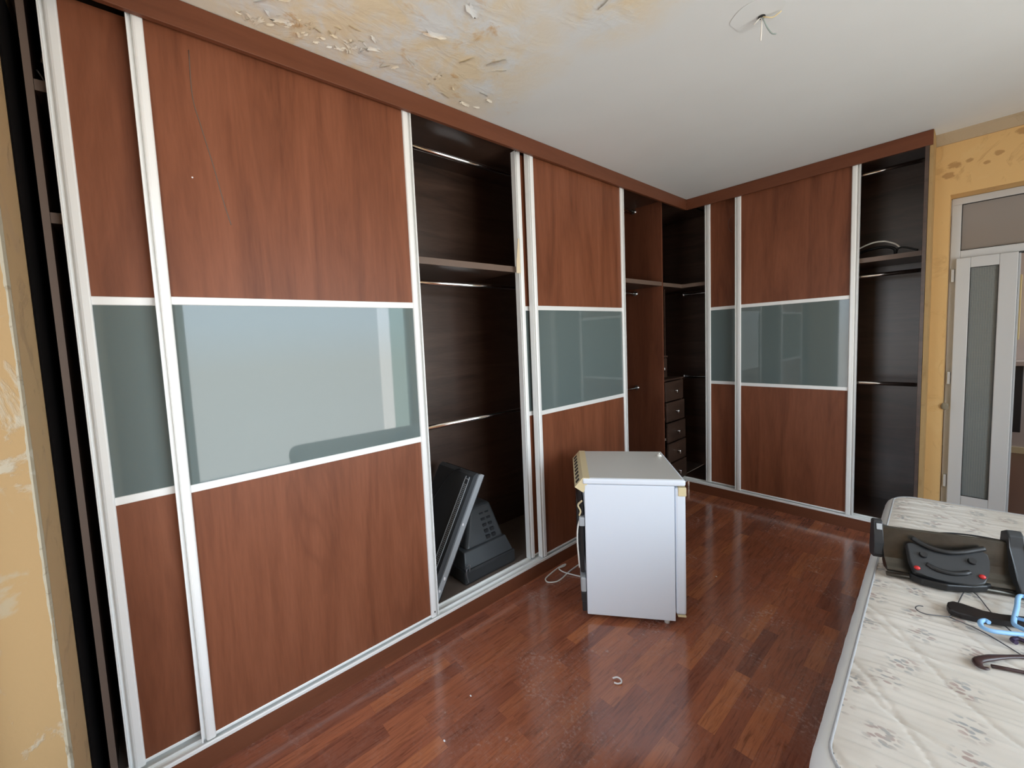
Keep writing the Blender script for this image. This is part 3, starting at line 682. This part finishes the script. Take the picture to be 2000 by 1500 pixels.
MB().box((-0.032, 0.004, 0.53), (-0.002, 0.05, 0.58), 0.004, ff).build('clip', 'plug_grey', FR)
MB().tube(smooth([ff(-0.012, 0.02, 0.67), ff(-0.034, 0.03, 0.64), ff(-0.022, 0.02, 0.61), ff(-0.03, 0.02, 0.585)]), 0.005, 8).build('tube_coil', 'cream', FR)
for a, b_ in ((0.42, 0.03), (0.06, 0.10), (0.42, BW - 0.03), (0.03, BW - 0.03)):
    MB().cyl(ff(a, b_, 0.0), ff(a, b_, 0.03), 0.014, 14).build('foot', 'cable_white', FR)
cb = MB()
cpts = [ff(-0.022, 0.02, 0.58), ff(-0.040, 0.01, 0.52), ff(-0.044, 0.01, 0.44), ff(-0.040, 0.015, 0.36), ff(-0.036, 0.03, 0.28)]
cb.tube(smooth(cpts), 0.0042, 8)
lp = [(0.33, 2.17, 0.20), (0.20, 2.25, 0.10), (0.09, 2.22, 0.012), (0.09, 2.10, 0.005), (0.108, 1.998, 0.005), (0.105, 1.945, 0.005), (0.075, 1.905, 0.005), (0.045, 1.912, 0.005), (0.029, 1.945, 0.005), (0.012, 2.053, 0.005), (0.010, 2.125, 0.005), (0.018, 2.150, 0.006), (0.030, 2.12, 0.010), (0.026, 2.07, 0.013), (0.055, 2.056, 0.013), (0.089, 2.063, 0.010), (0.135, 2.085, 0.006), (0.181, 2.106, 0.005), (0.30, 2.13, 0.02), (0.37, 2.02, 0.09)]
cb.tube(smooth(lp), 0.0042, 8)
cb.build('power_cord', 'cable_white', FR, 'white power cord')
tag(MB().tube([(0.548, 2.44, 0.8035), (0.548, 2.44, 0.818)], [0.016, 0.012], 12).tube([(0.548, 2.44, 0.818), (0.548, 2.44, 0.826)], 0.005, 8).build('white_cap', 'cable_white'), 'small white plastic cap on top of the fridge', 'cap')

# ------------------------------------------------------------------ mattress on its base
def mx(u_, v_):
    """u_ across (0 left edge), v_ along (0 near edge) in metres -> world x, y"""
    y0 = 1.045; x0 = 1.586
    return x0 - 0.0445 * v_ + u_ * 0.999, y0 + v_ + u_ * (0.03 + 0.06 * (v_ / 2.2))
MWD, MLN, MTOP, MTH = 0.98, 2.21, 0.600, 0.185
def rr(u_, v_, inset=0.0, r=0.13):
    """signed distance inside the rounded mattress outline"""
    px = abs(u_ - MWD / 2) - (MWD / 2 - r); py = abs(v_ - MLN / 2) - (MLN / 2 - r)
    return -(math.hypot(max(px, 0), max(py, 0)) + min(max(px, py), 0) - r)
def outline(n=20, r=0.13, inset=0.0):
    out = []
    for cx_, cy_, a0 in ((MWD - r, MLN - r, 0), (r, MLN - r, 90), (r, r, 180), (MWD - r, r, 270)):
        for k in range(n):
            q = math.radians(a0 + 90 * k / (n - 1)); rad = r - inset
            out.append((cx_ + rad * math.cos(q), cy_ + rad * math.sin(q)))
    # densify straight runs
    den = []
    for i, p in enumerate(out):
        q = out[(i + 1) % len(out)]; dd = math.hypot(q[0] - p[0], q[1] - p[1]); k = max(1, int(dd / 0.03))
        for j in range(k): den.append((p[0] + (q[0] - p[0]) * j / k, p[1] + (q[1] - p[1]) * j / k))
    return den
def top_h(u_, v_):
    x, y = mx(u_, v_); d_ = max(rr(u_, v_), 0.0)
    edge = min(d_ / 0.10, 1.0); dome = 0.018 * math.sin(edge * math.pi / 2)
    side = max(0.0, 1 - min(u_, MWD - u_) / 0.50)
    yy = y - 0.10 * x + 0.02 * math.sin(x * 5)
    wr = noise.noise((x * 1.6, yy * 24.0, 0.3)) * 0.0085 + noise.noise((x * 3.2, yy * 52.0, 4.1)) * 0.0055
    wr = (min(abs(wr) * 1.5, 0.007) - 0.0075) * (0.30 + 0.8 * side) * min(1, max(0.0, d_ - 0.026) / 0.05)
    # quilting seams: long wavy diagonals
    sm = 0
    for ph in (0.0, 0.55):
        q = (y * 1.0 + x * 0.9 + 0.07 * math.sin(x * 11 + ph * 4) + ph * 0.5) % 0.34
        sm += math.exp(-((q - 0.17) / 0.006) ** 2)
    return MTOP - 0.012 + dome + wr - 0.0045 * sm
MT = thing('mattress', 'worn floral quilted mattress on a low bed base at right', 'mattress', (*mx(MWD / 2, MLN / 2), MTOP - MTH))
IN = 0.030
t = bmesh.new(); NU, NV = 130, 400
ol_ = outline(24, 0.13, IN)
grid = {}
for i in range(NU + 1):
    for j in range(NV + 1):
        u_, v_ = MWD * i / NU, MLN * j / NV
        if rr(u_, v_) > IN - 0.004:
            x, y = mx(u_, v_); grid[i, j] = t.verts.new((x, y, top_h(u_, v_)))
for i in range(NU):
    for j in range(NV):
        q = [grid.get(k) for k in ((i, j), (i + 1, j), (i + 1, j + 1), (i, j + 1))]
        if all(q): fc = t.faces.new(q); fc.smooth = True
b = MB(); b._add(t); b.build('quilted_top', 'mattress_top', MT)
# border: rings from the top seam, over the rounded edge, down the side
t = bmesh.new(); ringsv = []
prof = [(0.055, -0.040), (0.034, -0.012), (0.028, -0.005), (0.016, -0.009), (0.005, -0.022), (-0.004, -0.045), (-0.010, -0.085), (-0.006, -0.130), (0.004, -0.165), (0.014, -MTH)]
base = outline(24)
N = len(base)
for ins, dz in prof:
    rg = []
    for k, p in enumerate(base):
        pa, pb = base[(k - 1) % N], base[(k + 1) % N]
        tx, ty = pb[0] - pa[0], pb[1] - pa[1]; l = math.hypot(tx, ty) or 1; nx, ny = -ty / l, tx / l
        pk = 0.004 * noise.noise((k * 0.8, ins * 30, 1.0)) if -0.06 < dz < 0 else 0.002 * noise.noise((k * 0.5, dz * 20, 3.0))
        x, y = mx(p[0] + nx * (ins + pk), p[1] + ny * (ins + pk)); rg.append(t.verts.new((x, y, MTOP + dz + pk * 0.6)))
    ringsv.append(rg)
for A, B in zip(ringsv, ringsv[1:]):
    for k in range(N):
        fc = t.faces.new((A[k], A[(k + 1) % N], B[(k + 1) % N], B[k])); fc.smooth = True
t.faces.new(ringsv[-1])
b = MB(); b._add(t); b.build('border', 'mattress_side', MT, 'plain white border')
pp = []
for p in outline(24, 0.13, IN - 0.002):
    x, y = mx(*p); pp.append((x, y, MTOP - 0.0045))
MB().tube(pp, 0.0035, 8, True).build('piping', 'piping', MT, 'grey seam cord')
bb = MB()
bo = [mx(p[0], p[1]) for p in outline(16, 0.13, -0.012)]
bb.prism([(p[0], p[1]) for p in bo], 0.08, MTOP - MTH - 0.003)
BB = thing('bed_base', 'beige upholstered bed base under the floral mattress', 'bed', (*mx(MWD / 2, MLN / 2), 0))
bb.build('box', 'bed_base', BB)
for u_, v_ in ((0.12, 0.12), (MWD - 0.12, 0.12), (0.12, MLN - 0.12), (MWD - 0.12, MLN - 0.12)):
    x, y = mx(u_, v_); MB().cyl((x, y, 0), (x, y, 0.08), 0.025, 14).build('leg', 'black', BB)

# ------------------------------------------------------------------ black appliance on the mattress
AP = thing('portable_appliance', 'black and bronze appliance with two red buttons standing on the mattress', 'appliance', (1.74, 2.28, MTOP))
A0 = Vector((1.585, 2.180, 0)); au = Vector((math.cos(math.radians(22)), math.sin(math.radians(22)), 0)); av = Vector((-au.y, au.x, 0))
def fa(a, b_, z): p = A0 + au * a + av * b_; return (p.x, p.y, MTOP + 0.008 + z)
W_ = 0.42
pn = MB(); pn.prism([(-0.040, 0.012), (-0.041, 0.020), (-0.034, 0.029), (-0.020, 0.038), (-0.006, 0.052), (0.003, 0.075), (0.022, 0.160), (0.030, 0.164), (0.036, 0.158), (0.022, 0.09), (0.014, 0.03), (0.0, 0.012)], 0.0, W_, lambda b_, z, a: fa(a, b_, z), 0.0015)
pn.build('panel', 'bronze', AP, 'bronze metal panel')
MB().tube([fa(-0.004, -0.048, 0.006), fa(W_, -0.048, 0.006)], 0.008, 12).build('front_tube', 'bronze', AP)
e_ = MB(); e_.prism([(0.004, 0.052), (0.020, 0.034), (0.058, 0.030), (0.066, 0.06), (0.056, 0.176), (0.040, 0.186), (0.022, 0.180), (0.006, 0.10)], -0.026, 0.002, lambda b_, z, a: fa(a, b_, z), 0.004)
o = e_.build('end_bracket', 'charcoal', AP)
MB().prism([(0.0155, 0.150), (0.0205, 0.172), (0.0185, 0.1725), (0.0135, 0.1505)], -0.018, -0.002, lambda b_, z, a: fa(a, b_, z)).build('bracket_tab', 'plug_grey', o, 'pale grey bracket tab')
e_ = MB(); e_.prism([(-0.062, 0.0), (-0.03, 0.0), (0.02, 0.040), (0.058, 0.030), (0.07, 0.06), (0.06, 0.188), (0.030, 0.205), (0.012, 0.190), (0.010, 0.15), (-0.045, 0.055), (-0.066, 0.025)], 0.330, 0.368, lambda b_, z, a: fa(a, b_, z), 0.004)
e_.build('end_bracket', 'charcoal', AP)
cn = Vector((0, -0.687, 0.727)); ce = Vector((0, 0.727, 0.687))
def fc_(a, s_, h): return fa(a, -0.10 + ce.y * s_ + cn.y * h, 0.031 + ce.z * s_ + cn.z * h)
hb = [(0.061, 0.127), (0.072, 0.134), (0.085, 0.134), (0.103, 0.122), (0.125, 0.112), (0.167, 0.107), (0.205, 0.115), (0.240, 0.130), (0.263, 0.138), (0.275, 0.128), (0.272, 0.104), (0.264, 0.072), (0.252, 0.044), (0.239, 0.019), (0.215, 0.011), (0.193, 0.007), (0.142, 0.004), (0.115, 0.008), (0.092, 0.013), (0.062, 0.022), (0.057, 0.064)]
hs = MB(); hs.prism(hb, -0.026, 0.0, fc_, 0.005, 3); ho_ = hs.build('handle_housing', 'charcoal', AP)
MB().prism([(0.066, -0.028), (0.056, -0.060), (0.079, -0.089), (0.14, -0.102), (0.212, -0.080), (0.258, -0.055), (0.285, -0.026)], 0.0, 0.026, fa, 0.005).build('lower_housing', 'black', AP)
gs = MB(); gs.tube(smooth([fc_(a, b_, 0.001) for a, b_ in ((0.100, 0.058), (0.125, 0.042), (0.157, 0.037), (0.188, 0.042), (0.210, 0.052))]), [0.007] * 3 + [0.0085] * 19 + [0.007] * 3, 10); gs.build('grip_slot', 'black', ho_)
gr = MB(); gr.tube(smooth([fc_(a, b_, 0.006) for a, b_ in ((0.080, 0.150), (0.103, 0.130), (0.130, 0.117), (0.167, 0.112), (0.205, 0.120), (0.240, 0.134), (0.268, 0.145))]), 0.0085, 10); gr.build('grip', 'black', ho_)
for a, b_ in ((0.071, 0.037), (0.237, 0.042)):
    MB().ball(fc_(a, b_, 0.002), 0.0088, 1, 1, 0.8).build('red_button', 'red', ho_, 'red button')
for a, b_ in ((0.099, 0.090), (0.225, 0.092)):
    MB().tube([fc_(a, b_, -0.002), fc_(a, b_, 0.010)], [0.012, 0.010], 14).build('round_knob', 'black', ho_)
MB().tube(smooth([fa(-0.005, 0.045, 0.165), fa(0.03, 0.05, 0.152), fa(0.07, 0.045, 0.142), fa(0.105, 0.042, 0.140), fa(0.15, 0.045, 0.150), fa(0.20, 0.05, 0.158), fa(0.26, 0.05, 0.160), fa(0.335, 0.045, 0.156)]), 0.0032, 8).build('lead', 'black', AP)

# ------------------------------------------------------------------ clothes hangers on the mattress
Z0 = MTOP + 0.012
def xy(pts, z): return [(p[0], p[1], z) for p in pts]
HB = thing('clothes_hanger', 'broad black wooden clothes hanger on the mattress in front of the appliance', 'hanger', (1.93, 2.02, MTOP), 'hangers on the mattress')
up = [(1.763, 1.974), (1.757, 1.995), (1.758, 2.022), (1.769, 2.041), (1.791, 2.045), (1.835, 2.031), (1.871, 2.044), (1.917, 2.080), (1.96, 2.12), (2.00, 2.135), (2.05, 2.150), (2.11, 2.195), (2.16, 2.255), (2.178, 2.262)]
dn = [(2.19, 2.250), (2.19, 2.225), (2.16, 2.185), (2.10, 2.125), (2.05, 2.095), (1.99, 2.075), (1.915, 2.036), (1.865, 2.004), (1.824, 1.981), (1.788, 1.967)]
MB().prism([(p[0], p[1]) for p in up + dn], Z0 - 0.004, Z0 + 0.014, None, 0.004).build('arms', 'hanger_black', HB)
MB().tube(smooth(xy([(1.985, 2.13), (1.965, 2.17), (1.955, 2.20), (1.972, 2.235), (2.01, 2.24), (2.03, 2.215)], Z0 + 0.006)), 0.0022, 8).build('hook', 'wire', HB)
HW = thing('clothes_hanger', 'thin grey wire clothes hanger partly under the black hanger', 'hanger', (1.85, 1.98, MTOP), 'hangers on the mattress')
hw = MB()
hw.tube(smooth(xy([(1.706, 1.968), (1.696, 1.962), (1.690, 1.942), (1.697, 1.925), (1.715, 1.920), (1.739, 1.935), (1.766, 1.953)], Z0 - 0.003)), 0.0017, 6).build('hook', 'wire', HW)
MB().tube(smooth(xy([(1.766, 1.953), (1.778, 2.05), (1.791, 2.17), (1.800, 2.195), (1.822, 2.178), (1.871, 2.027), (1.985, 1.825), (1.998, 1.796), (1.975, 1.792), (1.90, 1.869), (1.83, 1.93), (1.766, 1.953)], Z0 - 0.004), 6), 0.0017, 6).build('frame', 'wire', HW)
HU = thing('clothes_hanger', 'light blue plastic clothes hanger with curled arm ends on the mattress', 'hanger', (1.95, 2.0, MTOP), 'hangers on the mattress')
Z1 = MTOP + 0.034
MB().tube(smooth([(1.846, 1.948, Z1), (1.838, 1.954, Z1), (1.829, 1.935, Z1), (1.832, 1.906, Z1), (1.849, 1.899, Z1), (1.878, 1.916, Z1), (1.902, 1.934, Z1), (1.95, 1.965, Z1), (2.02, 2.03, Z1), (2.08, 2.12, Z1 - 0.006), (2.12, 2.20, Z1 - 0.012)]), 0.0062, 10).build('arms', 'blue', HU)
MB().tube(smooth([(2.00, 2.24, Z1), (1.935, 2.214, Z1), (1.911, 2.205, Z1), (1.903, 2.11, Z1), (1.894, 2.0, Z1), (1.903, 1.972, Z1 + 0.003), (1.925, 1.958, Z1 + 0.004)], 6), 0.0062, 10).tube([(1.898, 2.035, Z1), (2.03, 2.05, Z1)], 0.0055, 10).build('crossbar', 'blue', HU)
MB().tube(smooth([(2.0, 2.03, Z1), (2.02, 2.08, Z1 + 0.004), (2.06, 2.07, Z1 + 0.004), (2.06, 2.03, Z1 + 0.002)]), 0.004, 8).build('hook', 'blue', HU)
HV = thing('clothes_hanger', 'dark violet plastic hanger whose hooked end shows below the blue one', 'hanger', (1.98, 1.93, MTOP), 'hangers on the mattress')
MB().tube(smooth(xy([(1.897, 1.915), (1.890, 1.925), (1.897, 1.941), (1.91, 1.943), (1.935, 1.936), (2.00, 1.945), (2.10, 1.99)], Z0 + 0.002)), [0.006] * 7 * 5 + [0.006] * 2, 10).build('arms', 'purple', HV)
HN = thing('clothes_hanger', 'dark brown plastic clothes hanger with a notched end, nearest on the mattress', 'hanger', (1.95, 1.82, MTOP), 'hangers on the mattress')
pts = smooth([(1.845, 1.722, Z0), (1.836, 1.716, Z0), (1.827, 1.722, Z0), (1.826, 1.745, Z0), (1.849, 1.783, Z0), (1.881, 1.823, Z0), (1.913, 1.857, Z0), (1.98, 1.92, Z0), (2.05, 1.97, Z0), (2.14, 1.985, Z0)])
rs = [0.0045 + 0.006 * min(1, i / 14) if i < 24 else max(0.0065, 0.0105 - 0.0007 * (i - 24)) for i in range(len(pts))]
MB().tube(pts, rs, 10, False, 0.6).build('arms', 'hanger_brown', HN)
MB().tube(xy([(1.850, 1.744), (1.875, 1.757), (1.913, 1.775), (2.06, 1.845), (2.15, 1.955)], Z0 - 0.002), 0.0048, 10).build('crossbar', 'hanger_brown', HN)
MB().tube(smooth(xy([(2.05, 1.97), (2.03, 2.01), (2.05, 2.05), (2.08, 2.04)], Z0)), 0.004, 8).build('hook', 'hanger_brown', HN)

# ------------------------------------------------------------------ ceiling: bare wires and peeling paint
CW = thing('ceiling_outlet', 'round plaster patch with bare lamp wires in the white ceiling', 'ceiling outlet', (1.213, 2.02, H))
dsk = MB(); dsk.prism([(1.205 + 0.088 * math.cos(k * 0.157) * (1 + 0.04 * math.sin(k * 0.9)), 1.985 + 0.088 * math.sin(k * 0.157)) for k in range(40)], H - 0.0016, H - 0.0003); dsk.build('patch', 'ceiling', CW)
MB().tube([(1.213, 2.012, H - 0.006), (1.213, 2.012, H - 0.003)], 0.013, 14).build('hole', 'gasket', CW, 'dark hole')
def wpath(pts): return smooth([(1.213 + a, 2.012 + b_, H - c_) for a, b_, c_ in pts])
MB().tube(wpath([(0, 0, 0.002), (0.006, 0.008, 0.018), (0.010, 0.028, 0.035), (0.022, 0.040, 0.060), (0.035, 0.052, 0.066)]), 0.0026, 6).build('wire', 'green_wire', CW)
MB().tube(wpath([(0, 0, 0.002), (-0.003, 0.010, 0.02), (-0.006, 0.018, 0.045), (-0.012, 0.030, 0.075)]), 0.0024, 6).build('wire', 'cable_white', CW)
MB().tube(wpath([(0, 0, 0.002), (0.018, 0.004, 0.014), (0.035, 0.016, 0.018), (0.06, 0.022, 0.008)]), 0.0024, 6).build('wire', 'cream', CW)
MB().tube(wpath([(0, 0, 0.002), (-0.016, -0.002, 0.012), (-0.028, 0.002, 0.016)]), 0.0024, 6).build('wire', 'cable_white', CW)
fl = MB()
def flake(cx_, cy_, r, ang, lift):
    t = bmesh.new(); rows = []
    for i in range(5):
        row = []
        for j in range(7):
            a = (i / 4 - 0.5) * r * 0.6; b_ = (j / 6 - 0.5) * r * 2
            wob = 1 + 0.8 * noise.noise((cx_ * 9 + i, cy_ * 9 + j, r * 30))
            a *= wob; b_ *= wob
            k = (i / 4) ** 2
            row.append(t.verts.new((cx_ + a * math.cos(ang) - b_ * math.sin(ang), cy_ + a * math.sin(ang) + b_ * math.cos(ang), H - 0.0012 - lift * k * (1 - 0.5 * abs(j / 3 - 1)))))
        rows.append(row)
    for A, B in zip(rows, rows[1:]):
        for k in range(6): t.faces.new((A[k], A[k + 1], B[k + 1], B[k])).smooth = True
    fl._add(t)
rnd = random.Random(3)
for k in range(26):
    q = rnd.random(); yy = 0.40 + 1.15 * rnd.random(); xx = 0.03 + abs(rnd.gauss(0, 0.16))
    flake(xx, yy, 0.010 + 0.020 * rnd.random(), rnd.random() * 6.28, 0.002 + 0.005 * rnd.random())
for k in range(46):
    yy = 0.36 + 0.50 * rnd.random(); xx = 0.025 + 0.10 * rnd.random() + 0.12 * (yy - 0.36)
    flake(xx, yy, 0.007 + 0.012 * rnd.random(), rnd.random() * 6.28, 0.002 + 0.004 * rnd.random())
for xx, yy, r in ((0.38, 1.02, 0.04), (0.40, 1.34, 0.045), (0.33, 1.22, 0.035), (0.56, 1.07, 0.04), (0.16, 1.50, 0.02), (0.88, 1.45, 0.03)):
    flake(xx, yy, r, rnd.random() * 6.28, 0.007)
tag(fl.build('peeling_paint', 'ceiling'), 'curling flakes of stained ceiling paint above the long wardrobe', 'paint flakes', kind='stuff')

# debris on the floor
tag(MB().tube(smooth([(0.775, 1.545, 0.006), (0.788, 1.560, 0.010), (0.806, 1.562, 0.010), (0.815, 1.552, 0.006), (0.806, 1.537, 0.004), (0.792, 1.530, 0.004)]), 0.0036, 8).build('bent_plastic_clip', 'debris'), 'small bent white plastic clip on the parquet before the fridge', 'debris')
for (x, y), lab in (((0.405, 1.008), 'white crumb on the parquet nearest the wide sliding door'), ((0.498, 0.802), 'white crumb on the parquet closest to the viewer'), ((0.770, 2.718), 'white crumb on the parquet behind the fridge')):
    tag(MB().ball((x, y, 0.003), 0.0045, 1.2, 0.8, 0.6, 8).build('crumb', 'debris'), lab, 'debris', 'crumbs on the parquet')
